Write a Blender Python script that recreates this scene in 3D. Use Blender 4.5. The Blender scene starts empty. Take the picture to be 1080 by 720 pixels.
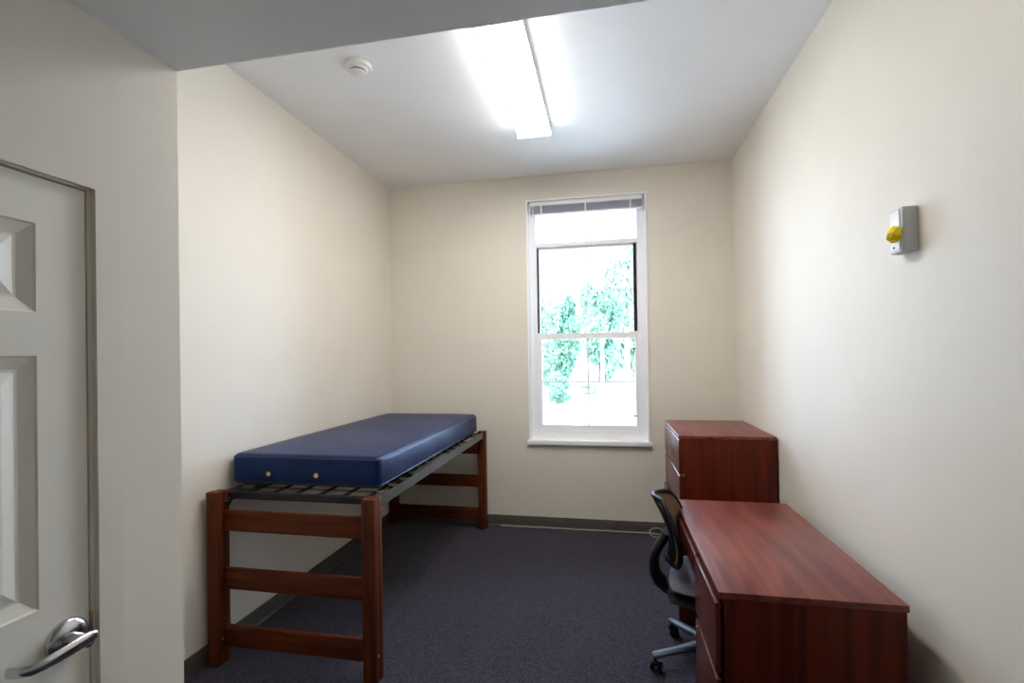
import bpy, bmesh, math, random
from mathutils import Vector, Matrix
PI = math.pi
S = bpy.context.scene
COL = S.collection

# ------------------------------------------------------------------ camera, world, sun, exposure
cam_d = bpy.data.cameras.new('camera'); cam = bpy.data.objects.new('camera', cam_d); COL.objects.link(cam)
CR = Vector((0.98141091, 0.19133678, -0.01492834)); CU = Vector((0.01553576, -0.00167477, 0.99987791)); CF = Vector((-0.19128842, 0.98152302, 0.0046162))
m = Matrix.Identity(4)
for i in range(3):
    m[i][0], m[i][1], m[i][2] = CR[i], CU[i], -CF[i]
m[2][3] = 1.6099
cam.matrix_world = m
cam_d.sensor_width = 36.0; cam_d.lens = 510.345 / 1080 * 36
cam_d.shift_x = -1.095 / 1080; cam_d.shift_y = 13.38 / 1080
cam_d.clip_start = 0.02; cam_d.clip_end = 500
S.camera = cam
S.view_settings.view_transform = 'Standard'; S.view_settings.look = 'None'
S.view_settings.exposure = 0.0; S.view_settings.gamma = 1.0; S.view_settings.use_curve_mapping = False
S.cycles.use_denoising = True
S.cycles.max_bounces = 14; S.cycles.diffuse_bounces = 8; S.cycles.transparent_max_bounces = 24
S.cycles.sample_clamp_indirect = 8.0
SKY, SUN, TUBE = 13.8, 11.0, 46.0
w = bpy.data.worlds.new('world'); S.world = w; w.use_nodes = True
bg = w.node_tree.nodes['Background']; bg.inputs[0].default_value = (0.57, 0.74, 1.0, 1); bg.inputs[1].default_value = SKY
sd = bpy.data.lights.new('sun', 'SUN'); sd.energy = SUN; sd.angle = 0.02; sd.color = (1, 0.97, 0.9)
sun = bpy.data.objects.new('sun', sd); COL.objects.link(sun)
sun.rotation_euler = Vector((0.35, 0.75, -0.9)).to_track_quat('-Z', 'Y').to_euler()

# ------------------------------------------------------------------ materials
def mat(name, col, rough=0.5, metal=0.0, spec=0.5, emit=None, es=0.0, coat=0.0, sheen=0.0):
    M = bpy.data.materials.new(name); M.use_nodes = True
    b = M.node_tree.nodes['Principled BSDF']
    b.inputs['Base Color'].default_value = (*col, 1); b.inputs['Roughness'].default_value = rough
    b.inputs['Metallic'].default_value = metal; b.inputs['Specular IOR Level'].default_value = spec
    b.inputs['Coat Weight'].default_value = coat; b.inputs['Sheen Weight'].default_value = sheen
    if emit:
        b.inputs['Emission Color'].default_value = (*emit, 1); b.inputs['Emission Strength'].default_value = es
    return M
def nodes(M):
    return M.node_tree.nodes, M.node_tree.links, M.node_tree.nodes['Principled BSDF']
def noise_mat(name, c1, c2, scale=(1, 1, 1), ns=5.0, detail=4, rough=0.5, spec=0.5, bump=0.0, lo=0.35, hi=0.65, bscale=None, coat=0.0, sheen=0.0, rot=(0, 0, 0), dist=0.0):
    M = mat(name, c1, rough, 0, spec, coat=coat, sheen=sheen); N, L, b = nodes(M)
    tc = N.new('ShaderNodeTexCoord'); mp = N.new('ShaderNodeMapping')
    mp.inputs['Scale'].default_value = scale; mp.inputs['Rotation'].default_value = rot
    L.new(tc.outputs['Object'], mp.inputs['Vector'])
    nz = N.new('ShaderNodeTexNoise'); nz.inputs['Scale'].default_value = ns; nz.inputs['Detail'].default_value = detail
    nz.inputs['Distortion'].default_value = dist
    L.new(mp.outputs[0], nz.inputs['Vector'])
    cr = N.new('ShaderNodeValToRGB'); e = cr.color_ramp.elements
    e[0].position = lo; e[1].position = hi; e[0].color = (*c1, 1); e[1].color = (*c2, 1)
    L.new(nz.outputs['Fac'], cr.inputs[0]); L.new(cr.outputs[0], b.inputs['Base Color'])
    if bump:
        bn = N.new('ShaderNodeBump'); bn.inputs['Strength'].default_value = bump; bn.inputs['Distance'].default_value = 0.002
        if bscale:
            n2 = N.new('ShaderNodeTexNoise'); n2.inputs['Scale'].default_value = bscale; n2.inputs['Detail'].default_value = 3
            L.new(tc.outputs['Object'], n2.inputs['Vector']); L.new(n2.outputs['Fac'], bn.inputs['Height'])
        else:
            L.new(nz.outputs['Fac'], bn.inputs['Height'])
        L.new(bn.outputs[0], b.inputs['Normal'])
    return M
def carpet_mat():
    M = mat('carpet', (0.03, 0.03, 0.04), 0.95, 0, 0.15, sheen=0.15); N, L, b = nodes(M)
    tc = N.new('ShaderNodeTexCoord')
    vo = N.new('ShaderNodeTexVoronoi'); vo.inputs['Scale'].default_value = 130
    L.new(tc.outputs['Object'], vo.inputs['Vector'])
    cr = N.new('ShaderNodeValToRGB'); e = cr.color_ramp.elements
    e[0].color = (0.011, 0.010, 0.018, 1); e[1].color = (0.052, 0.044, 0.068, 1); e[0].position = 0.15; e[1].position = 0.9
    L.new(vo.outputs['Color'], cr.inputs[0]); L.new(cr.outputs[0], b.inputs['Base Color'])
    bn = N.new('ShaderNodeBump'); bn.inputs['Strength'].default_value = 0.8; bn.inputs['Distance'].default_value = 0.004; bn.invert = True
    L.new(vo.outputs['Distance'], bn.inputs['Height']); L.new(bn.outputs[0], b.inputs['Normal'])
    return M
def glass_mat():
    M = bpy.data.materials.new('pane_glass'); M.use_nodes = True; N = M.node_tree.nodes; L = M.node_tree.links
    N.clear(); o = N.new('ShaderNodeOutputMaterial'); mx = N.new('ShaderNodeMixShader')
    t = N.new('ShaderNodeBsdfTransparent'); t.inputs[0].default_value = (0.97, 0.98, 0.98, 1)
    g = N.new('ShaderNodeBsdfGlossy'); g.inputs['Roughness'].default_value = 0.02
    f = N.new('ShaderNodeFresnel'); f.inputs[0].default_value = 1.3
    L.new(f.outputs[0], mx.inputs[0]); L.new(t.outputs[0], mx.inputs[1]); L.new(g.outputs[0], mx.inputs[2]); L.new(mx.outputs[0], o.inputs[0])
    return M
def leaf_mat(name, c1, c2):
    M = noise_mat(name, c1, c2, ns=1.2, rough=0.6, spec=0.2); N, L, b = nodes(M)
    tr = N.new('ShaderNodeBsdfTranslucent'); tr.inputs[0].default_value = (*c2, 1)
    mx = N.new('ShaderNodeMixShader'); mx.inputs[0].default_value = 0.35
    o = [n for n in N if n.type == 'OUTPUT_MATERIAL'][0]
    L.new(b.outputs[0], mx.inputs[1]); L.new(tr.outputs[0], mx.inputs[2]); L.new(mx.outputs[0], o.inputs[0])
    return M
M_wall = noise_mat('cream_wall_paint', (0.755, 0.705, 0.615), (0.775, 0.725, 0.635), ns=3, rough=0.55, spec=0.35, bump=0.05, bscale=220)
M_ceil = noise_mat('white_ceiling_paint', (0.86, 0.865, 0.88), (0.88, 0.885, 0.90), ns=3, rough=0.5, spec=0.4, bump=0.03, bscale=200)
M_carpet = carpet_mat()
M_base = noise_mat('dark_vinyl_cove_base', (0.060, 0.052, 0.045), (0.07, 0.06, 0.05), ns=6, rough=0.45)
M_door = noise_mat('offwhite_door_enamel', (0.80, 0.78, 0.71), (0.82, 0.80, 0.73), ns=4, rough=0.4, spec=0.45)
M_jamb = noise_mat('painted_steel_jamb', (0.74, 0.69, 0.60), (0.76, 0.71, 0.62), ns=4, rough=0.4)
M_white = noise_mat('white_vinyl', (0.89, 0.90, 0.92), (0.91, 0.92, 0.94), ns=4, rough=0.35)
M_munt = mat('grille_white', (0.88, 0.90, 0.93), 0.4)
M_black = noise_mat('black_plastic', (0.006, 0.006, 0.008), (0.009, 0.009, 0.012), ns=30, rough=0.42, spec=0.22)
M_rubber_shade = mat('black_rubber_and_track_shade', (0.008, 0.008, 0.01), 0.7)  # small rubber parts, and the painted shade of the sash tracks
M_blind = mat('shaded_blind_slats', (0.62, 0.60, 0.68), 0.5)  # white slats, with their shade put into this purple-grey
M_glass = glass_mat()
M_bedwood = noise_mat('cherry_bed_wood', (0.066, 0.014, 0.0042), (0.128, 0.030, 0.0085), scale=(.8, 11, 11), ns=3, detail=8, rough=0.48, spec=0.15, dist=.6)
M_bedpost = noise_mat('cherry_bed_post_wood', (0.066, 0.014, 0.0042), (0.128, 0.030, 0.0085), scale=(11, 11, .8), ns=3, detail=8, rough=0.48, spec=0.15, dist=.6)
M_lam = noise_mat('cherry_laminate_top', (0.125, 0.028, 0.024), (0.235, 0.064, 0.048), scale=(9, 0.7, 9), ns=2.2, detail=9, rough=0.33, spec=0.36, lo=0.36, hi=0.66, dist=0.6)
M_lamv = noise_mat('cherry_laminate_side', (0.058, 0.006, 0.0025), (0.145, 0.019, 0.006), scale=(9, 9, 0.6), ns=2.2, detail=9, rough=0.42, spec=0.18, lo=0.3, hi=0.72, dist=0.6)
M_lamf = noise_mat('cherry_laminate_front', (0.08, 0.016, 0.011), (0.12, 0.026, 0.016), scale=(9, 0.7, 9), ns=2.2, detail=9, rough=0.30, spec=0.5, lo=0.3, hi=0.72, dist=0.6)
M_navy = noise_mat('navy_vinyl', (0.004, 0.013, 0.062), (0.007, 0.021, 0.092), ns=9, detail=6, rough=0.40, spec=0.34, bump=0.25, bscale=14); nodes(M_navy)[2].inputs['Specular Tint'].default_value = (0.40, 0.62, 1.0, 1)
M_pipe = mat('navy_piping', (0.008, 0.014, 0.045), 0.4)
M_brass = mat('brass', (0.75, 0.58, 0.22), 0.3, 1.0)
M_bmetal = noise_mat('black_enamel_steel', (0.008, 0.008, 0.010), (0.012, 0.012, 0.014), ns=20, rough=0.5, spec=0.3)
M_gmetal = noise_mat('grey_steel_rail', (0.05, 0.055, 0.055), (0.07, 0.075, 0.075), ns=20, rough=0.35, spec=0.7)
M_chrome = mat('satin_chrome', (0.62, 0.63, 0.66), 0.18, 1.0)
M_steel = mat('brushed_steel', (0.45, 0.43, 0.38), 0.35, 1.0)
M_dark = mat('dark_recess', (0.01, 0.01, 0.01), 0.8)
M_seat = noise_mat('grey_seat_fabric', (0.085, 0.085, 0.115), (0.14, 0.14, 0.18), ns=90, rough=0.9, spec=0.2, bump=0.4, sheen=0.3)
M_taupe = noise_mat('taupe_mesh_fabric', (0.11, 0.062, 0.034), (0.22, 0.135, 0.08), ns=160, detail=2, rough=0.85, spec=0.2, bump=0.5)
M_base5 = noise_mat('slate_grey_nylon', (0.016, 0.027, 0.042), (0.020, 0.034, 0.052), ns=30, rough=0.45, spec=0.45)
M_grey = mat('light_grey_plastic', (0.50, 0.50, 0.49), 0.4)
M_wplast = mat('white_plastic', (0.80, 0.80, 0.78), 0.4)
M_amber = mat('amber_lens', (0.95, 0.74, 0.0), 0.12, 0, 0.6, coat=0.5)
M_lens = mat('lit_acrylic_lens', (0.9, 0.9, 0.9), 0.4, emit=(1.0, 0.955, 0.90), es=TUBE)
M_cable = mat('beige_cable', (0.42, 0.36, 0.28), 0.6)
M_ground = noise_mat('pale_pavement', (0.55, 0.56, 0.53), (0.66, 0.66, 0.62), ns=0.3, rough=0.9)
M_leafA = leaf_mat('leaves_mid', (0.17, 0.30, 0.22), (0.26, 0.42, 0.31))
M_leafB = leaf_mat('leaves_light', (0.26, 0.40, 0.29), (0.36, 0.51, 0.39))
M_bark = noise_mat('bark', (0.10, 0.09, 0.08), (0.2, 0.18, 0.16), ns=8, rough=0.9)
M_pale = noise_mat('pale_post_paint', (0.60, 0.63, 0.64), (0.7, 0.72, 0.73), ns=3, rough=0.6)

# ------------------------------------------------------------------ mesh helpers
class MB:
    def __init__(s): s.bm = bmesh.new()
    def box(s, a, b, bev=0.0, seg=2):
        t = bmesh.new(); bmesh.ops.create_cube(t, size=1)
        for v in t.verts:
            v.co = Vector([(a[i] + b[i]) / 2 + v.co[i] * (b[i] - a[i]) for i in range(3)])
        if bev: bmesh.ops.bevel(t, geom=t.edges[:], offset=bev, segments=seg, profile=0.5, affect='EDGES')
        return s.join(t)
    def join(s, t, M=None):
        if M is not None: t.transform(M)
        me = bpy.data.meshes.new('tmp'); t.to_mesh(me); t.free(); s.bm.from_mesh(me); bpy.data.meshes.remove(me); return s
    def prism(s, pts, axis, a, b, bev=0.0):
        """closed outline pts (2-D) extruded along axis from a to b; the 2-D coords are the other two axes in order"""
        t = bmesh.new(); o = [i for i in range(3) if i != axis]
        def P(p, q):
            c = [0, 0, 0]; c[axis] = q; c[o[0]], c[o[1]] = p; return t.verts.new(c)
        A = [P(p, a) for p in pts]; B = [P(p, b) for p in pts]; n = len(pts)
        t.faces.new(A); t.faces.new(B[::-1])
        for i in range(n): t.faces.new((A[i], B[i], B[(i + 1) % n], A[(i + 1) % n]))
        bmesh.ops.recalc_face_normals(t, faces=t.faces[:])
        if bev: bmesh.ops.bevel(t, geom=t.edges[:], offset=bev, segments=2, profile=0.5, affect='EDGES')
        return s.join(t)
    def tube(s, pts, r, n=10, closed=False, flat=None, cap=True):
        """swept section; r number or list; flat=(a,b,up) gives an elliptical section"""
        pts = [Vector(p) for p in pts]; N = len(pts); t = bmesh.new(); rings = []
        up0 = Vector(flat[2]) if flat else None
        prev = None
        for i, p in enumerate(pts):
            if closed: d = (pts[(i + 1) % N] - pts[i - 1]).normalized()
            else: d = (pts[min(i + 1, N - 1)] - pts[max(i - 1, 0)]).normalized()
            if up0 is not None: u = (up0 - d * up0.dot(d)).normalized()
            elif prev is None:
                u = Vector((0, 0, 1)) if abs(d.z) < 0.9 else Vector((1, 0, 0)); u = (u - d * u.dot(d)).normalized()
            else: u = (prev - d * prev.dot(d)).normalized()
            prev = u; v = d.cross(u); rr = r[i] if isinstance(r, (list, tuple)) else r
            a, b = (flat[0] * rr, flat[1] * rr) if flat else (rr, rr)
            rings.append([t.verts.new(p + u * (a * math.cos(2 * PI * k / n)) + v * (b * math.sin(2 * PI * k / n))) for k in range(n)])
        for i in range(N if closed else N - 1):
            A, B = rings[i], rings[(i + 1) % N]
            for k in range(n): t.faces.new((A[k], A[(k + 1) % n], B[(k + 1) % n], B[k]))
        if not closed and cap: t.faces.new(rings[0][::-1]); t.faces.new(rings[-1])
        bmesh.ops.recalc_face_normals(t, faces=t.faces[:])
        return s.join(t)
    def lathe(s, prof, M=None, n=32):
        """profile of (radius, height) about local z"""
        t = bmesh.new(); rings = []
        for r, z in prof:
            if r < 1e-6: rings.append([t.verts.new((0, 0, z))])
            else: rings.append([t.verts.new((r * math.cos(2 * PI * k / n), r * math.sin(2 * PI * k / n), z)) for k in range(n)])
        for A, B in zip(rings, rings[1:]):
            for k in range(n):
                q = [A[k % len(A)], A[(k + 1) % len(A)], B[(k + 1) % len(B)], B[k % len(B)]]
                q = list(dict.fromkeys(q))
                if len(q) > 2: t.faces.new(q)
        for R in (rings[0], rings[-1]):
            if len(R) > 2: t.faces.new(R)
        bmesh.ops.recalc_face_normals(t, faces=t.faces[:])
        return s.join(t, M)
    def build(s, name, material, parent=None, org=(0, 0, 0), smooth=35, loc=None):
        bmesh.ops.translate(s.bm, verts=s.bm.verts[:], vec=-Vector(org))
        me = bpy.data.meshes.new(name); s.bm.to_mesh(me); s.bm.free()
        me.materials.append(material)
        if smooth:
            me.shade_smooth(); me.set_sharp_from_angle(angle=math.radians(smooth))
        o = bpy.data.objects.new(name, me); COL.objects.link(o)
        if parent: o.parent = parent
        if loc is not None: o.location = loc
        return o
def thing(name, label, cat, loc, rz=0, group=None):
    o = bpy.data.objects.new(name, None); COL.objects.link(o); o.empty_display_size = 0.1
    o.location = loc; o.rotation_euler = (0, 0, rz); return tag(o, label, cat, group)
def tag(o, label, cat, group=None):
    o['label'] = label; o['category'] = cat
    if group: o['group'] = group
    return o
def struct(o): o['kind'] = 'structure'; return o
def B(a, b, bev=0.0, seg=2): return MB().box(a, b, bev, seg)
def panel(axis, us, vs, holes, a, b):
    """wall slab a..b along axis with rectangular holes (cells of the us x vs grid)"""
    t = bmesh.new(); o = [i for i in range(3) if i != axis]; nu, nv = len(us) - 1, len(vs) - 1
    V = {}
    def v(i, j, q):
        k = (i, j, q)
        if k not in V:
            c = [0, 0, 0]; c[axis] = q; c[o[0]] = us[i]; c[o[1]] = vs[j]; V[k] = t.verts.new(c)
        return V[k]
    full = lambda i, j: 0 <= i < nu and 0 <= j < nv and (i, j) not in holes
    for i in range(nu):
        for j in range(nv):
            if not full(i, j): continue
            for q in (a, b): t.faces.new((v(i, j, q), v(i + 1, j, q), v(i + 1, j + 1, q), v(i, j + 1, q)))
            for di, dj, e in ((-1, 0, ((i, j), (i, j + 1))), (1, 0, ((i + 1, j), (i + 1, j + 1))), (0, -1, ((i, j), (i + 1, j))), (0, 1, ((i, j + 1), (i + 1, j + 1)))):
                if not full(i + di, j + dj):
                    p, r = e; t.faces.new((v(*p, a), v(*r, a), v(*r, b), v(*p, b)))
    bmesh.ops.recalc_face_normals(t, faces=t.faces[:])
    mb = MB(); mb.join(t); return mb

# ------------------------------------------------------------------ room
XL, XR, YB, H = -2.121, 1.0956, 4.522, 3.307
XD, YD, HS, Y0 = -1.211, 1.188, 2.4495, -1.7
WX0, WX1, WZ0, WZ1 = -0.7353, 0.3656, 0.806, 3.08
struct(B((XL - .12, Y0 - .12, -.15), (XR + .12, YB + .2, 0)).build('floor', M_carpet, smooth=0))
struct(B((XL - .12, YD - .12, H), (XR + .12, YB + .2, H + .12)).build('ceiling', M_ceil, smooth=0))
struct(B((XD - .12, Y0 - .12, HS), (XR + .12, YD, H + .12)).build('ceiling_entry', M_ceil, smooth=0))
struct(B((XL - .12, YD - .12, 0), (XL, YB, H)).build('wall_left', M_wall, smooth=0))
struct(B((XR, Y0, 0), (XR + .12, YB, H)).build('wall_right', M_wall, smooth=0))
struct(B((XD - .12, Y0 - .12, 0), (XR + .12, Y0, HS)).build('wall_front', M_wall, smooth=0))
struct(panel(1, [XL - .12, WX0, WX1, XR + .12], [0, WZ0, WZ1, H], {(1, 1)}, YB, YB + .2).build('wall_back', M_wall, smooth=0))
DY0, DY1, DZ1 = 0.026, 0.940, 2.019      # door leaf
struct(panel(0, [Y0, DY0 - .012, DY1 + .015, YD], [0, DZ1 + .012, HS], {(1, 0)}, XD - .12, XD).build('wall_entry', M_wall, smooth=0))
struct(B((XL - .12, YD - .12, 0), (XD - .12, YD, H)).build('wall_return', M_wall, smooth=0))

def cove(name, p, q, nrm, h=0.1):
    """cove base along p->q, profile growing along nrm"""
    prof = [(0.0005, 0.0005), (0.016, 0.0005), (0.016, 0.004), (0.011, 0.009), (0.008, 0.018), (0.007, h - .003), (0.005, h), (0.0005, h)]
    t = bmesh.new(); n = Vector((*nrm, 0)); rings = []
    for e in (p, q):
        rings.append([t.verts.new(Vector((*e, z)) + n * d) for d, z in prof])
    k = len(prof)
    for i in range(k): t.faces.new((rings[0][i], rings[0][(i + 1) % k], rings[1][(i + 1) % k], rings[1][i]))
    t.faces.new(rings[0]); t.faces.new(rings[1][::-1]); bmesh.ops.recalc_face_normals(t, faces=t.faces[:])
    mb = MB(); mb.join(t); struct(mb.build(name, M_base))
cove('baseboard_left', (XL, YD), (XL, YB), (1, 0)); cove('baseboard_back', (XL + .016, YB), (XR - .016, YB), (0, -1))
cove('baseboard_right', (XR, Y0), (XR, YB), (-1, 0)); cove('baseboard_entry', (XD, 1.016), (XD, YD), (1, 0))

# ------------------------------------------------------------------ door (six panel) with steel frame
XF = XD - .012
def door_leaf():
    t = bmesh.new(); st, mid = .102, .10; cw = (DY1 - DY0 - 2 * st - mid) / 2
    ys = [DY0, DY0 + st, DY0 + st + cw, DY1 - st - cw, DY1 - st, DY1]
    zs = [.012, .22, .87, 1.073, 1.627, 1.721, 1.917, DZ1]
    def quad(*c): t.faces.new([t.verts.new(p) for p in c])
    for i in range(5):
        for j in range(7):
            y0, y1, z0, z1 = ys[i], ys[i + 1], zs[j], zs[j + 1]
            if i in (1, 3) and j in (1, 3, 5):
                rings = []
                for ins, dep in ((0, 0), (.004, .003), (.030, .011), (.036, .011), (.062, .003), (.066, .0025)):
                    rings.append([(XF - dep, y0 + ins, z0 + ins), (XF - dep, y1 - ins, z0 + ins), (XF - dep, y1 - ins, z1 - ins), (XF - dep, y0 + ins, z1 - ins)])
                for R, Q in zip(rings, rings[1:]):
                    for k in range(4): quad(R[k], R[(k + 1) % 4], Q[(k + 1) % 4], Q[k])
                quad(*rings[-1])
            else: quad((XF, y0, z0), (XF, y1, z0), (XF, y1, z1), (XF, y0, z1))
    xb = XF - .042; z0, z1 = zs[0], zs[-1]
    quad((xb, DY0, z0), (xb, DY1, z0), (xb, DY1, z1), (xb, DY0, z1))
    for j in range(7): 
        quad((xb, DY0, zs[j]), (XF, DY0, zs[j]), (XF, DY0, zs[j + 1]), (xb, DY0, zs[j + 1])); quad((xb, DY1, zs[j]), (XF, DY1, zs[j]), (XF, DY1, zs[j + 1]), (xb, DY1, zs[j + 1]))
    for i in range(5):
        quad((xb, ys[i], z0), (XF, ys[i], z0), (XF, ys[i + 1], z0), (xb, ys[i + 1], z0)); quad((xb, ys[i], z1), (XF, ys[i], z1), (XF, ys[i + 1], z1), (xb, ys[i + 1], z1))
    bmesh.ops.remove_doubles(t, verts=t.verts[:], dist=1e-5); bmesh.ops.recalc_face_normals(t, faces=t.faces[:])
    mb = MB(); mb.join(t); return mb
door = struct(door_leaf().build('door_1', M_door, smooth=0))
# hollow steel frame: face flange, reveal and stop
fr = MB(); fw = .058
JY = DY1 + .015
def frame_sec(sy, y):      # section from flange into the reveal; sy = +1 right leg, -1 left leg
    return [(XD + .005, y - sy * .003), (XD + .005, y + sy * fw), (XD + .0005, y + sy * fw), (XD + .0005, y + sy * .0005), (XF - .02, y + sy * .0005), (XF - .02, y - sy * (.012 if sy > 0 else .007)), (XF + .002, y - sy * (.012 if sy > 0 else .007)), (XF + .005, y - sy * .005)]
fr.prism(frame_sec(1, JY), 2, 0, DZ1 + .0085)
fr.prism(frame_sec(-1, DY0 - .012), 2, 0, DZ1 + .0085)
fr.box((XD + .0005, JY + .0005, DZ1 + .0085), (XD + .005, JY + fw, DZ1 + .0085 + fw)); fr.box((XD + .0005, DY0 - .012 - fw, DZ1 + .0085), (XD + .005, DY0 - .0125, DZ1 + .0085 + fw))
fr.prism([(XD + .005, DZ1 + .0085), (XD + .005, DZ1 + .0085 + fw), (XD + .0005, DZ1 + .0085 + fw), (XD + .0005, DZ1 + .0115), (XF - .02, DZ1 + .0115), (XF - .02, DZ1 + .0045), (XF + .004, DZ1 + .0045), (XF + .006, DZ1 + .0075)], 1, DY0 - .0125, JY + .0005)
fr.build('door_frame', M_jamb, door)
B((XF - .06, DY0 - .008, .02), (XF - .0425, DY1 + .008, DZ1 + .008)).build('door_backing', M_dark, door)  # near-black sheet behind the whole leaf, darkens the gap around it
B((XF - .016, JY - .0145, .962), (XF + .010, JY - .0122, 1.018), .0005).build('strike_plate', M_steel, door)
RZ = Matrix.Rotation(PI / 2, 4, 'Y')
hy, hz = .891, .982
lev = MB(); lev.lathe([(0.0445, 0), (0.0445, .004), (.042, .009), (.034, .014), (.020, .017), (0, .018)], Matrix.Translation((XF, hy, hz)) @ RZ, 40)
ros = lev.build('rosette', M_chrome, door)
nk = MB(); nk.lathe([(.017, .012), (.0145, .022), (.0135, .045), (.015, .058), (.014, .064), (0, .066)], Matrix.Translation((XF, hy, hz)) @ RZ, 24); nk.build('spindle_neck', M_chrome, ros)
la = MB(); X1 = XF + .060
pts = [(X1 + .002, hy + .016, hz + .006), (X1 + .004, hy + .004, hz + .006), (X1 + .005, hy - .025, hz + .005), (X1 + .005, hy - .060, hz + .003), (X1 + .003, hy - .090, hz + .002), (X1 - .003, hy - .108, hz + .001), (X1 - .018, hy - .119, hz + .001), (X1 - .040, hy - .124, hz + .001)]
la.tube(pts, [.72, .98, 1, .94, .88, .85, .82, .78], 14, flat=(.0145, .0068, (0, 0, 1))); la.build('lever', M_chrome, door)

# ------------------------------------------------------------------ window
def frame_ring(x0, x1, z0, z1, wl, wr, wb, wt, y0, y1):
    return panel(1, [x0, x0 + wl, x1 - wr, x1], [z0, z0 + wb, z1 - wt, z1], {(1, 1)}, y0, y1)
win = struct(frame_ring(WX0 + .014, WX1 - .014, WZ0 + .014, WZ1 - .012, .066, .072, .078, .05, YB + .075, YB + .165).build('window_1', M_white, smooth=0))
frame_ring(WX0, WX1, WZ0, WZ1, .014, .014, .014, .012, YB - .012, YB + .19).build('window_liner', M_white, win, smooth=0)
sl = B((WX0 - .014, YB - .034, WZ0 - .026), (WX1 + .016, YB - .0005, WZ0 + .016), .004); sl.build('window_sill', M_white, win)
SX0, SX1 = WX0 + .080, WX1 - .086
YG = YB + .1
B((SX0 + .0005, YB + .085, 2.650), (SX1 - .0005, YB + .150, 2.692), .003).build('transom_bar', M_white, win)
def pane(x0, x1, z0, z1, y, name='pane', par=win): return B((x0, y, z0), (x1, y + .004, z1)).build(name, M_glass, par, smooth=0)
MX = -0.180
pane(SX0, SX1, 2.69, WZ1 - .06, YB + .118, 'transom_pane')
B((MX - .009, YB + .108, 2.693), (MX + .009, YB + .117, WZ1 - .063)).build('transom_grille', M_munt, win)
us = frame_ring(SX0 + .001, SX1 - .001, 1.768, 2.649, .026, .034, .05, .022, YB + .118, YB + .148).build('upper_sash', M_white, win, smooth=0)
g = MB(); g.box((SX0 + .003, YB + .108, 1.83), (SX0 + .017, YB + .1175, 2.645)); g.build('left_track_shade', M_rubber_shade, us)  # black strip painted in for the shadowed left sash track
g = MB(); g.box((SX1 - .030, YB + .108, 1.83), (SX1 - .003, YB + .1175, 2.645)); g.build('right_track_shade', M_rubber_shade, us)  # wider black strip, stands in for shade in the right track
pane(SX0 + .025, SX1 - .033, 1.81, 2.63, YB + .131, 'upper_pane', us)
gg = MB(); gg.prism([(MX - .009, 1.8185), (MX + .009, 1.8185), (MX + .009, 2.212), (SX1 - .0355, 2.212), (SX1 - .0355, 2.228), (MX + .009, 2.228), (MX + .009, 2.6265), (MX - .009, 2.6265), (MX - .009, 2.228), (SX0 + .0275, 2.228), (SX0 + .0275, 2.212), (MX - .009, 2.212)], 1, YB + .122, YB + .130)
gg.build('upper_grille', M_munt, us, smooth=0)
ls = frame_ring(SX0 + .001, SX1 - .001, .899, 1.822, .040, .026, .054, .056, YB + .083, YB + .1165).build('lower_sash', M_white, win, smooth=0)
pane(SX0 + .039, SX1 - .025, .95, 1.77, YB + .101, 'lower_pane', ls)
gg = MB(); gg.prism([(MX - .008, .9535), (MX + .008, .9535), (MX + .008, 1.352), (SX1 - .0275, 1.352), (SX1 - .0275, 1.366), (MX + .008, 1.366), (MX + .008, 1.7655), (MX - .008, 1.7655), (MX - .008, 1.366), (SX0 + .0415, 1.366), (SX0 + .0415, 1.352), (MX - .008, 1.352)], 1, YB + .0925, YB + .1005)
gg.build('lower_grille', M_munt, ls, smooth=0)
for zz in (1.655, 1.035):
    B((SX1 - .050, YB + .088, zz), (SX1 - .0265, YB + .1, zz + .018), .003).build('tilt_latch', M_rubber_shade, ls)
# raised blind
bl = thing('window_blind', 'white venetian blind drawn fully up at the top of the window', 'blind', (MX, YB + .045, WZ1 - .012))
bo = (MX, YB + .045, WZ1 - .012)
BX0, BX1 = WX0 + .036, WX1 - .034
B((BX0, YB + .022, WZ1 - .050), (BX1, YB + .062, WZ1 - .0125), .003).build('headrail', M_white, bl, bo)
for i in range(16):
    z = WZ1 - .056 - i * .0043
    B((BX0 + .004, YB + .020, z - .0013), (BX1 - .004, YB + .060, z)).build('slat', M_blind, bl, bo, smooth=0)
B((BX0 + .004, YB + .022, WZ1 - .136), (BX1 - .004, YB + .058, WZ1 - .123), .003).build('bottom_rail', M_white, bl, bo)
for xx in (BX0 + .105, MX, BX1 - .105):
    B((xx - .006, YB + .0185, WZ1 - .136), (xx + .006, YB + .0198, WZ1 - .05)).build('ladder_tape', M_white, bl, bo, smooth=0)
wd = MB(); wd.tube([(BX0 + .026, YB + .016, WZ1 - .04), (BX0 + .028, YB + .018, 2.0), (BX0 + .030, YB + .020, 1.02)], .0045, 8); wd.build('tilt_wand', M_white, bl, bo)

# ------------------------------------------------------------------ ceiling light
lx0, lx1, ly0, ly1 = -.632, -.376, 2.282, 3.54
lt = thing('ceiling_light', 'lit long white wraparound fluorescent light on the ceiling', 'ceiling light', (-.504, 2.911, H))
lo = (-.504, 2.911, H); cx = -.504; hw = .120
sec = [(cx + hw * math.copysign(abs(math.cos(a)) ** .45, math.cos(a)), H - .0545 - .0235 * abs(math.sin(a)) ** .6) for a in [PI * k / 24 for k in range(25)]]
mb = MB(); mb.prism(sec, 1, ly0 + .013, ly1 - .013); mb.build('lens', M_lens, lt, lo)
B((cx - .121, ly0 + .013, H - .054), (cx + .121, ly1 - .013, H - .0005), .001).build('housing', M_wplast, lt, lo)
for y in (ly0, ly1 - .0125):
    B((cx - .127, y, H - .084), (cx + .127, y + .0125, H - .0005), .003).build('end_cap', M_wplast, lt, lo)

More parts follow.
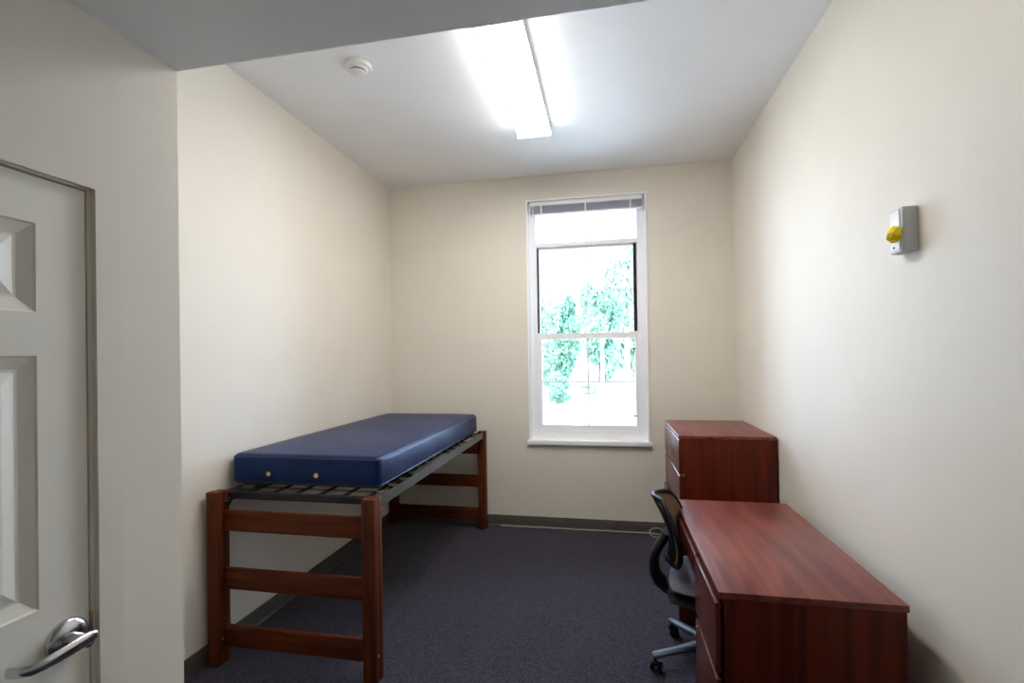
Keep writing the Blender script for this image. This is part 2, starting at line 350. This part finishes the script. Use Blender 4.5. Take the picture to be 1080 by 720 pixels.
# ------------------------------------------------------------------ smoke detector
sp = (-1.392, 2.575, H)
smo = thing('smoke_detector', 'small round white smoke detector on the ceiling near the left wall', 'smoke detector', sp)
FL = Matrix.Translation(sp) @ Matrix.Rotation(PI, 4, 'X')
mb = MB(); mb.lathe([(.0, .0005), (.078, .0005), (.079, .010), (.074, .020), (.060, .022), (.0, .022)], FL, 40); mb.build('mounting_base', M_wplast, smo, sp)
mb = MB(); mb.lathe([(.0, .0221), (.056, .0221), (.055, .030), (.052, .0345), (0, .0345)], FL, 40); mb.build('sensor_body', M_wplast, smo, sp)
mb = MB(); mb.lathe([(.0, .0346), (.043, .0346), (.043, .0415), (0, .0415)], FL, 32); mb.build('vent_ring', M_dark, smo, sp)
mb = MB(); mb.lathe([(.0, .0416), (.047, .0416), (.046, .047), (.038, .052), (0, .054)], FL, 40); mb.build('cap', M_wplast, smo, sp)

# ------------------------------------------------------------------ strobe on right wall
so = (XR, 2.03, 2.045)
stb = thing('alarm_strobe', 'grey and white wall alarm with a yellow faceted lens', 'alarm strobe', so)
mb = MB(); mb.prism([(XR - .001, 1.968), (XR - .001, 2.062), (XR - .030, 2.062), (XR - .046, 2.054), (XR - .051, 1.978), (XR - .048, 1.970)], 2, 1.968, 2.128, .003); mb.build('housing', M_grey, stb, so)
mb = MB(); mb.prism([(XR - .0512, 1.980), (XR - .0455, 2.050), (XR - .048, 2.052), (XR - .0545, 1.982)], 2, 1.976, 2.121, .0008); mb.build('faceplate', M_wplast, stb, so)
t = bmesh.new(); bmesh.ops.create_icosphere(t, subdivisions=2, radius=1); random.seed(9)
for v in t.verts:
    v.co *= 1 + random.uniform(-.22, .08)
mb = MB(); mb.join(t, Matrix.Translation((XR - .056, 2.000, 2.036)) @ Matrix.Diagonal((.034, .031, .035, 1))); mb.build('lens', M_amber, stb, so, smooth=0)
mb = MB(); mb.lathe([(.004, 0), (.004, .002), (0, .0025)], Matrix.Translation((XR - .0515, 2.02, 1.988)) @ Matrix.Rotation(-PI / 2, 4, 'Y'), 12); mb.build('screw', M_dark, stb, so)

# ------------------------------------------------------------------ bed
bx0, bx1, by0, by1 = -2.095, -1.137, 2.200, 4.462
ob = (-1.616, 3.331, 0)
bed = thing('bed_frame', 'wooden raised single bed frame with black steel spring deck along left wall', 'bed', ob)
PW, PD, PZ = .068, .086, .914
def post(x, y, near):
    # two laminated boards with a seam, as one post
    mb = MB(); mb.box((x, y, .004), (x + PW, y + PD * .55, PZ), .003); mb.box((x, y + PD * .55 + .0006, .004), (x + PW, y + PD, PZ - .004), .003)
    o = mb.build('post', M_bedpost, bed, ob)
    f = MB(); f.box((x + .012, y + .015, 0), (x + PW - .012, y + PD - .015, .0045)); f.build('glide', M_rubber_shade, o, ob)
    h = MB(); h.lathe([(.006, 0), (.006, .0008), (0, .0009)], Matrix.Translation((x + PW / 2, y - .0001 if near else y + PD + .0001, .862)) @ Matrix.Rotation(PI / 2 if near else -PI / 2, 4, 'X'), 12); h.build('bolt_hole', M_dark, o, ob)
    h = MB(); h.lathe([(.006, 0), (.005, .002), (0, .0025)], Matrix.Translation((x + PW, y + PD * .35, .135)) @ Matrix.Rotation(PI / 2, 4, 'Y'), 12); h.build('bolt', M_steel, o, ob)
for x in (bx0, bx1 - PW):
    post(x, by0, True); post(x, by1 - PD, False)
for y0, y1 in ((by0 + .046, by0 + .072), (by1 - .072, by1 - .046)):
    for z0, z1 in ((.700, .810), (.391, .502), (.085, .196)):
        B((bx0 + PW - .004, y0, z0), (bx1 - PW + .004, y1, z1), .004).build('rail', M_bedwood, bed, ob)
# steel spring deck
zr0, zr1 = .852, .908
ya, yb = by0 + .050, by1 - .048
for x, sgn in ((bx0 + PW - .022, 1), (bx1 - .012, -1)):
    mb = MB(); mb.prism([(x, zr0), (x, zr1), (x + sgn * .004, zr1), (x + sgn * .004, zr0 + .005), (x + sgn * .034, zr0 + .005), (x + sgn * .034, zr0)], 1, ya, yb)
    sr = mb.build('side_rail', M_gmetal, bed, ob, smooth=0)
    for k in range(26):
        y = ya + .12 + k * (yb - ya - .24) / 25
        h = MB(); h.lathe([(.0045, 0), (.004, .002), (0, .003)], Matrix.Translation((x + sgn * .012, y, zr0 + .005)), 8); h.build('rivet', M_steel, sr, ob)
for y in (by0 + .088, by1 - .118):
    B((bx0 + PW + .001, y, .862), (bx1 - .018, y + .030, .897), .002).build('end_bar', M_bmetal, bed, ob)
for x, s in ((bx0 + PW + .0, 1), (bx1 - PW - .002, -1)):
    for y in (by0 + .075, by1 - .080):
        mb = MB(); mb.prism([(x, .897), (x + s * .055, .897), (x, .815)], 1, y, y + .004)
        cb = mb.build('corner_bracket', M_bmetal, bed, ob, smooth=0)
        h = MB(); h.lathe([(.006, 0), (.005, .003), (0, .004)], Matrix.Translation((x + s * .012, y, .868)) @ Matrix.Rotation(PI / 2, 4, 'X'), 10); h.build('bolt', M_steel, cb, ob)
xs = [bx0 + .150 + i * (bx1 - bx0 - .26) / 5 for i in range(6)]
for x in xs:
    B((x, by0 + .112, .888), (x + .026, by1 - .122, .8925)).build('link_strap', M_bmetal, bed, ob, smooth=0)
for k in range(14):
    y = by0 + .20 + k * (by1 - by0 - .40) / 13
    mb = MB(); mb.tube([(bx0 + .13, y, .8965), (bx1 - .085, y, .8965)], .0032, 6); cw = mb.build('cross_wire', M_bmetal, bed, ob)
    for xa, xb in ((bx0 + PW - .012, bx0 + .13), (bx1 - .085, bx1 - .02)):
        mb = MB(); n = 60
        mb.tube([(xa + (xb - xa) * i / n, y + .008 * math.cos(i * 2 * PI / 8), .8965 + .008 * math.sin(i * 2 * PI / 8)) for i in range(n + 1)], .0017, 5); mb.build('spring', M_steel, cw, ob)
# mattress
def mattress():
    t = bmesh.new(); bmesh.ops.create_cube(t, size=1)
    mx0, mx1, my0, my1, z0, z1 = -2.098, -1.196, 2.385, 4.335, .912, 1.084
    for v in t.verts: v.co = Vector((mx0 + (v.co.x + .5) * (mx1 - mx0), my0 + (v.co.y + .5) * (my1 - my0), z0 + (v.co.z + .5) * (z1 - z0)))
    ve = [e for e in t.edges if abs(e.verts[0].co.z - e.verts[1].co.z) > .1]
    bmesh.ops.bevel(t, geom=ve, offset=.032, segments=5, profile=.5, affect='EDGES')
    he = [e for e in t.edges if abs(e.verts[0].co.z - e.verts[1].co.z) < .001 and len(e.link_faces) == 2 and any(len(f.verts) > 6 for f in e.link_faces)]
    bmesh.ops.bevel(t, geom=he, offset=.032, segments=5, profile=.5, affect='EDGES')
    bmesh.ops.triangulate(t, faces=[f for f in t.faces if len(f.verts) > 4])
    for k in range(4):
        long = [e for e in t.edges if e.calc_length() > .16]
        bmesh.ops.subdivide_edges(t, edges=long, cuts=1, use_grid_fill=True)
        bmesh.ops.triangulate(t, faces=[f for f in t.faces if len(f.verts) > 4])
    for v in t.verts:
        c = v.co; u = (c.x - mx0) / (mx1 - mx0); q = (c.y - my0) / (my1 - my0); h = (c.z - z0) / (z1 - z0)
        bl_ = max(0, min(1, min(u, 1 - u) * 6)) * max(0, min(1, min(q, 1 - q) * 12))
        if h > .95: c.z += .012 * bl_ + .003 * math.sin(c.y * 9 + c.x * 3) * bl_
        side = math.sin(PI * max(0, min(1, h)))
        if u > .97: c.x += side * (.004 + .004 * math.sin(c.y * 15) + .003 * math.sin(c.y * 31 + c.z * 40))
        if q < .03: c.y -= side * (.004 + .003 * math.sin(c.x * 11))
    mb = MB(); mb.join(t); return mb
mo = (-1.64, 3.36, .912)
mt = thing('mattress', 'navy blue vinyl mattress lying on the raised bed frame', 'mattress', mo)
mattress().build('cover', M_navy, mt, mo, smooth=50)
def rr(x0, x1, y0, y1, r, z, n=6):
    o = []
    for cx_, cy_, a0 in ((x1 - r, y1 - r, 0), (x0 + r, y1 - r, PI / 2), (x0 + r, y0 + r, PI), (x1 - r, y0 + r, 3 * PI / 2)):
        for k in range(n + 1):
            a = a0 + k * PI / 2 / n; o.append((cx_ + r * math.cos(a), cy_ + r * math.sin(a), z))
    return o
for z in (1.066, .930):
    mb = MB(); mb.tube(rr(-2.095, -1.199, 2.388, 4.332, .030, z), .0045, 8, closed=True); mb.build('piping', M_pipe, mt, mo)
for px_ in (-1.857, -1.565):
    mb = MB(); mb.lathe([(.013, 0), (.0125, .003), (.006, .0035), (.005, .002), (0, .002)], Matrix.Translation((px_, 2.3795, .978)) @ Matrix.Rotation(PI / 2, 4, 'X'), 20); mb.build('vent_grommet', M_brass, mt, mo)

# ------------------------------------------------------------------ desk
dx0, dx1, dy0, dy1, dz = .383, .992, 1.866, 3.019, .745
do = (.69, 2.44, 0)
desk = thing('desk', 'cherry laminate desk with side drawers near right wall in foreground', 'desk', do)
B((dx0, dy0, dz - .024), (dx1, dy1, dz), .0015).build('desktop', M_lam, desk, do)
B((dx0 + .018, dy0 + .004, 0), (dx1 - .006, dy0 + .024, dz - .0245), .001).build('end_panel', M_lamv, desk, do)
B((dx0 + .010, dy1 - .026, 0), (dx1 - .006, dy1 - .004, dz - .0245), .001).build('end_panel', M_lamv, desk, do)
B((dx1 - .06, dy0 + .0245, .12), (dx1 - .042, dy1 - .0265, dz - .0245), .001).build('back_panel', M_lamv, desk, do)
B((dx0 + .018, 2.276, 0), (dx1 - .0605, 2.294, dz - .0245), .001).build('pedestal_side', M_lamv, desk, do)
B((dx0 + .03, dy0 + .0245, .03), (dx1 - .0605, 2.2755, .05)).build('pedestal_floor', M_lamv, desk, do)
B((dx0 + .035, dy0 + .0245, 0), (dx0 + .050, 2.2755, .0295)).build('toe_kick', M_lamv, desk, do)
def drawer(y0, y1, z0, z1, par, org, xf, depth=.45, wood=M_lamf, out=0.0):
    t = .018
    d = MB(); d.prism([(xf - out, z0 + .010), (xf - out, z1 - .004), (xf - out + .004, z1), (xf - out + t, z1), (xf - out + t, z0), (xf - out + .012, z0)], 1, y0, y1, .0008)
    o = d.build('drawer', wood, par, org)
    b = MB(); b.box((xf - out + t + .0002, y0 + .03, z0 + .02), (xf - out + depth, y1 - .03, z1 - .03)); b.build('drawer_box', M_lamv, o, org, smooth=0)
    return o
xf = dx0 - .0125
drawer(dy0 + .006, 2.290, .447, .703, desk, do, xf)
drawer(dy0 + .006, 2.290, .050, .425, desk, do, xf)
drawer(2.298, dy1 - .006, .612, .703, desk, do, xf, .40)
mb = MB(); mb.lathe([(.008, 0), (.008, .003), (.006, .004), (0, .004)], Matrix.Translation((xf, 2.27, .395)) @ Matrix.Rotation(-PI / 2, 4, 'Y'), 16); mb.build('lock', M_steel, desk, do)

# ------------------------------------------------------------------ dresser
gx0, gx1, gy0, gy1, gz = .467, 1.0825, 3.447, 4.256, 1.055
go = (.775, 3.85, 0)
dr = thing('dresser', 'tall cherry laminate chest of drawers in the corner behind the desk', 'dresser', go)
B((gx0, gy0, gz - .024), (gx1, gy1, gz), .0015).build('dresser_top', M_lam, dr, go)
for y in (gy0 + .002, gy1 - .020):
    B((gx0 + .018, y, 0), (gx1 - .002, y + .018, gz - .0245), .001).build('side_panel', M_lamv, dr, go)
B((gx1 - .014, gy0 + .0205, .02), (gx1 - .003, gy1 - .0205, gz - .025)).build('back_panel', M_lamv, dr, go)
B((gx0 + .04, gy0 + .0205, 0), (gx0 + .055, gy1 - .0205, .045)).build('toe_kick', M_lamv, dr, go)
xg = gx0 - .0002
for z0, z1, out in ((.790, 1.026, 0), (.546, .782, 0), (.300, .538, .012), (.050, .292, 0)):
    d_ = drawer(gy0 + .004, gy1 - .004, z0, z1, dr, go, xg, .55, out=out)
B((gx0 + .020, gy0 - .006, .775), (gx0 + .032, gy0 + .0015, .795), .001).build('latch', M_brass, dr, go)

# ------------------------------------------------------------------ task chair (local: faces +x)
co = (.513, 2.639, 0); rot = math.radians(-12)
ch = thing('task_chair', 'black and grey swivel chair pulled up to the desk', 'office chair', co, rot)
hub = MB(); hub.lathe([(0, .062), (.036, .062), (.042, .09), (.034, .125), (.028, .135), (0, .135)], None, 24)
hub.build('base_hub', M_base5, ch)
for k in range(5):
    a = math.radians(196.4 - 72 * k) - rot; c, s_ = math.cos(a), math.sin(a)
    prof = [(.015, .112, 1.55), (.05, .114, 1.4), (.10, .112, 1.1), (.18, .103, .86), (.26, .093, .80), (.310, .086, .84), (.326, .083, .55)]
    lg = MB(); lg.tube([(c * r, s_ * r, z) for r, z, q in prof], [q for r, z, q in prof], 12, flat=(.017, .034, (0, 0, 1))); L_ = lg.build('base_leg', M_base5, ch)
    cs = MB(); cxp, cyp = c * .310, s_ * .310
    cs.tube([(cxp, cyp, .052), (cxp, cyp, .082)], .008, 10)
    cs.prism([(-.030, .026), (-.026, .045), (-.012, .058), (.012, .060), (.020, .050), (.012, .034), (-.008, .026)], 1, -.012, .012, .002)
    bm_ = cs.bm
    vs_ = [v for v in bm_.verts if abs(v.co.x) < .06 and abs(v.co.y) < .02 and (abs(v.co.x - cxp) > .03 or abs(v.co.y - cyp) > .03)]
    ang = a + .9
    for v in vs_:
        x, y = v.co.x, v.co.y; v.co.x = cxp + x * math.cos(ang) - y * math.sin(ang); v.co.y = cyp + x * math.sin(ang) + y * math.cos(ang)
    C_ = cs.build('caster', M_black, ch)
    for sd_ in (-1, 1):
        wmat = Matrix.Translation((cxp, cyp, .0265)) @ Matrix.Rotation(ang, 4, 'Z') @ Matrix.Translation((-.012, sd_ * .019, 0)) @ Matrix.Rotation(PI / 2, 4, 'X')
        wh = MB(); wh.lathe([(.0, -.0095), (.020, -.0095), (.0255, -.006), (.0265, 0), (.0255, .006), (.020, .0095), (0, .0095)], wmat, 24); wh.build('wheel', M_black, C_)
gcol = MB(); gcol.lathe([(0, .13), (.026, .13), (.026, .24), (.015, .242), (.015, .352), (0, .352)], None, 20); gcol.build('gas_column', M_black, ch)
B((-.13, -.075, .340), (.10, .075, .372), .010, 3).build('tilt_mechanism', M_black, ch)
def cushion(x0, x1, hy_, z0, z1, nx=18, ny=18):
    t = bmesh.new(); top = {}; bot = {}
    for i in range(nx + 1):
        for j in range(ny + 1):
            u = -1 + 2 * i / nx; v = -1 + 2 * j / ny
            # square -> squircle
            x = u * math.sqrt(1 - v * v * .26); y = v * math.sqrt(1 - u * u * .26)
            r = max(abs(u), abs(v)); e = (1 - r ** 5)
            fx = (x0 + x1) / 2 + x * (x1 - x0) / 2; fy = y * hy_
            dip = -.014 * math.exp(-((x + .2) ** 2 + y * y) * 2.5) - (.030 * max(0, u - .45) ** 1.5 * 2)
            top[i, j] = t.verts.new((fx, fy, z0 + .018 + (z1 - z0 - .018) * e + dip * e))
            bot[i, j] = t.verts.new((fx, fy, z0 + .018 - .018 * e)) if r < .999 else top[i, j]
    for i in range(nx):
        for j in range(ny):
            t.faces.new((top[i, j], top[i + 1, j], top[i + 1, j + 1], top[i, j + 1]))
            q = (bot[i, j], bot[i, j + 1], bot[i + 1, j + 1], bot[i + 1, j])
            if len(set(q)) == 4:
                try: t.faces.new(q)
                except ValueError: pass
    bmesh.ops.recalc_face_normals(t, faces=t.faces[:]); mb = MB(); mb.join(t); return mb, [top[0, j] for j in range(0)]
mb, _ = cushion(-.215, .255, .238, .432, .500); st_ = mb.build('seat', M_seat, ch, smooth=80)
pp = []
for k in range(64):
    a = 2 * PI * k / 64; c, s_ = math.cos(a), math.sin(a); q = max(abs(c), abs(s_)); u, v = c / q, s_ / q
    pp.append((.020 + u * math.sqrt(1 - v * v * .26) * .236, v * math.sqrt(1 - u * u * .26) * .239,   .4505))
mb = MB(); mb.tube(pp, .0045, 8, closed=True); mb.build('seat_piping', M_dark, st_)
mb, _ = cushion(-.222, .250, .232, .368, .442); mb.build('seat_shell', M_black, ch, smooth=80)
# back: spine profile (x, z) and half widths
BP = [(-.218, .535, .130), (-.203, .565, .170), (-.195, .605, .190), (-.196, .650, .196), (-.205, .700, .194), (-.222, .750, .186), (-.246, .800, .170), (-.270, .838, .142), (-.286, .860, .100)]
def back_pt(f, u, off=0):
    i = min(int(f), len(BP) - 2); k = f - i
    x, z, h = [BP[i][q] * (1 - k) + BP[i + 1][q] * k for q in range(3)]
    return Vector((x + .055 * u * u + off, u * h, z))
def shell(off0, off1, sc, name, m_, par):
    t = bmesh.new(); nf, nu = 24, 16; A = {}; Bv = {}
    for i in range(nf + 1):
        for j in range(nu + 1):
            f = (len(BP) - 1) * ((1 - sc) / 2 + sc * i / nf); u = (-1 + 2 * j / nu) * sc
            A[i, j] = t.verts.new(back_pt(f, u, off0)); Bv[i, j] = t.verts.new(back_pt(f, u, off1))
    for i in range(nf):
        for j in range(nu):
            t.faces.new((A[i, j], A[i + 1, j], A[i + 1, j + 1], A[i, j + 1])); t.faces.new((Bv[i, j], Bv[i, j + 1], Bv[i + 1, j + 1], Bv[i + 1, j]))
    for i in range(nf):
        for j in (0, nu): t.faces.new((A[i, j], A[i + 1, j], Bv[i + 1, j], Bv[i, j]))
    for j in range(nu):
        for i in (0, nf): t.faces.new((A[i, j], A[i, j + 1], Bv[i, j + 1], Bv[i, j]))
    bmesh.ops.recalc_face_normals(t, faces=t.faces[:]); mb = MB(); mb.join(t); return mb.build(name, m_, par, smooth=50)
shell(-.004, .012, .93, 'back_pad', M_taupe, ch)
shell(-.016, -.0045, .80, 'back_shell', M_black, ch)
rim = []
nB = len(BP) - 1
for k in range(14): rim.append(back_pt(nB * (.02 + .96 * k / 13), 1))
for k in range(1, 12): rim.append(back_pt(nB * (.98 + .02 * math.sin(PI * k / 12)), 1 - 2 * k / 12))
for k in range(14): rim.append(back_pt(nB * (.98 - .96 * k / 13), -1))
for k in range(1, 12): rim.append(back_pt(nB * (.02 - .02 * math.sin(PI * k / 12)), -1 + 2 * k / 12))
mb = MB(); mb.tube(rim, .0135, 12, closed=True); mb.build('back_frame', M_black, ch, smooth=80)
# J shaped support bar
jb = [(-.03, .375), (-.10, .370), (-.17, .370), (-.230, .382), (-.270, .412), (-.288, .455), (-.290, .505), (-.282, .550), (-.262, .592), (-.238, .630), (-.222, .67)]
mb = MB(); mb.tube([(x, 0, z) for x, z in jb], [1, 1, 1, 1, 1, 1, 1, .98, .95, .9, .8], 16, flat=(.075, .026, (0, 1, 0))); mb.build('back_support', M_black, ch, smooth=80)

# ------------------------------------------------------------------ cable along the back wall
mb = MB(); yc = YB - .026
cp = [(-1.02 + i * .05, yc + .003 * math.sin(i * 1.7), .006) for i in range(29)]
mb.tube(cp + [(.46, yc - .02, .006)] + [(.405 + .062 * math.cos(a), yc - .055 + .05 * math.sin(a), .010 + .024 * (1 + math.sin(a))) for a in [.35 + k * 2 * PI / 16 for k in range(30)]] + [(.50, yc - .05, .008), (.60, yc - .02, .006)], .0048, 8)
tag(mb.build('cable', M_cable, smooth=60), 'thin beige cable with a small coil lying along the back baseboard', 'cable')

# ------------------------------------------------------------------ outside
struct(B((-60, YB + .25, -.5), (60, 90, -.12)).build('ground', M_ground, smooth=0))
def crown(seed, rx, rz, n, leaf):
    rnd = random.Random(seed); V = []; F = []
    blobs = []
    for k in range(16):
        a = rnd.uniform(0, 2 * PI); q = rnd.uniform(.15, .75); zz = rnd.uniform(-.75, .85); wq = math.sqrt(max(.05, 1 - zz * zz))
        blobs.append((math.cos(a) * q * wq, math.sin(a) * q * wq, zz, rnd.uniform(.22, .42)))
    for i in range(n):
        b = rnd.choice(blobs)
        while True:
            d = Vector((rnd.gauss(0, 1), rnd.gauss(0, 1), rnd.gauss(0, 1)))
            if d.length > .01: break
        d = d.normalized() * b[3] * rnd.uniform(.6, 1.05)
        p = Vector(((b[0] + d.x) * rx, (b[1] + d.y) * rx, (b[2] + d.z) * rz))
        nrm = (d + Vector((rnd.gauss(0, .5), rnd.gauss(0, .5), rnd.gauss(.4, .5)))).normalized()
        u = nrm.orthogonal().normalized(); u = Matrix.Rotation(rnd.uniform(0, 2 * PI), 3, nrm) @ u; v = nrm.cross(u); l = leaf * rnd.uniform(.6, 1.3)
        k = len(V)
        V += [p - u * l, p - v * l * .45 + nrm * l * .12, p + u * l, p + v * l * .45 + nrm * l * .12]
        F += [(k, k + 1, k + 2), (k, k + 2, k + 3)]
    me = bpy.data.meshes.new('crown'); me.from_pydata(V, [], F); return me
CM = [crown(1, 1, 1, 6500, .085), crown(7, 1, 1, 5600, .090)]
def tree(x, y, top, rx, kind, lm, label, low=.25, cat='tree', name='tree'):
    g0 = -.12; t_ = thing(name, label, cat, (x, y, g0), 0, 'trees outside the window' if name == 'tree' else None)
    ht = top - g0; me = CM[kind].copy(); me.materials.append(lm)
    rzz = ht * (1 - low) / 2
    c = bpy.data.objects.new('crown', me); COL.objects.link(c); c.parent = t_; c.location = (0, 0, ht - rzz); c.scale = (rx, rx, rzz * .92); c.rotation_euler = (0, 0, x * 1.7)
    mb = MB(); r = .035 * rx + .05
    mb.tube([(0, 0, 0), (.04 * rx, 0, ht * .3), (-.03 * rx, .02, ht * .6), (0, 0, ht * .9)], [r, r * .8, r * .5, r * .15], 8)
    for k in range(5):
        a = k * 1.3; mb.tube([(0, 0, ht * (.4 + .08 * k)), (math.cos(a) * rx * .3, math.sin(a) * rx * .3, ht * (.5 + .08 * k)), (math.cos(a) * rx * .55, math.sin(a) * rx * .55, ht * (.58 + .08 * k))], [r * .4, r * .25, r * .08], 6)
    mb.build('trunk', M_bark, t_)
    return t_
tree(-4.5, 30.5, 5.6, 2.0, 0, M_leafB, 'pale green leafy tree outside, at the left side of the window', -.04)
tree(-3.0, 36, 6.2, 1.9, 1, M_leafA, 'green leafy tree outside, left of the window grille bar', -.04)
tree(-.5, 30.5, 6.2, 1.8, 0, M_leafA, 'green leafy tree outside, behind the slim pale post', -.04)
tree(1.8, 36.5, 10.2, 2.5, 1, M_leafB, 'tallest leafy tree outside, at the right side of the window', -.04)
tree(-1.75, 17, 1.0, .62, 1, M_leafA, 'low green shrub outside, at the lower left of the window', .0, 'shrub', 'shrub')
hd = crown(21, 1, 1, 1800, .12); hd.materials.append(M_leafB)
ho = bpy.data.objects.new('hedge', hd); COL.objects.link(ho); ho.location = (-.95, 22, .06); ho.scale = (.85, .4, .22); tag(ho, 'small clipped hedge outside on the pale ground below the trees', 'hedge')
for x, y, hgt, r, lb in ((-.28, 27.8, 3.0, .10, 'slim pale post outside, near the middle of the lower sash'), (1.1, 27.8, 3.2, .14, 'thicker pale post outside, at the right of the lower sash')):
    mb = MB(); mb.lathe([(0, 0), (r * 1.6, 0), (r * 1.6, .12), (r, .18), (r * .85, hgt), (r * 1.2, hgt + .04), (0, hgt + .1)], None, 14)
    tag(mb.build('post', M_pale, loc=(x, y, -.12)), lb, 'post', 'pale posts outside')
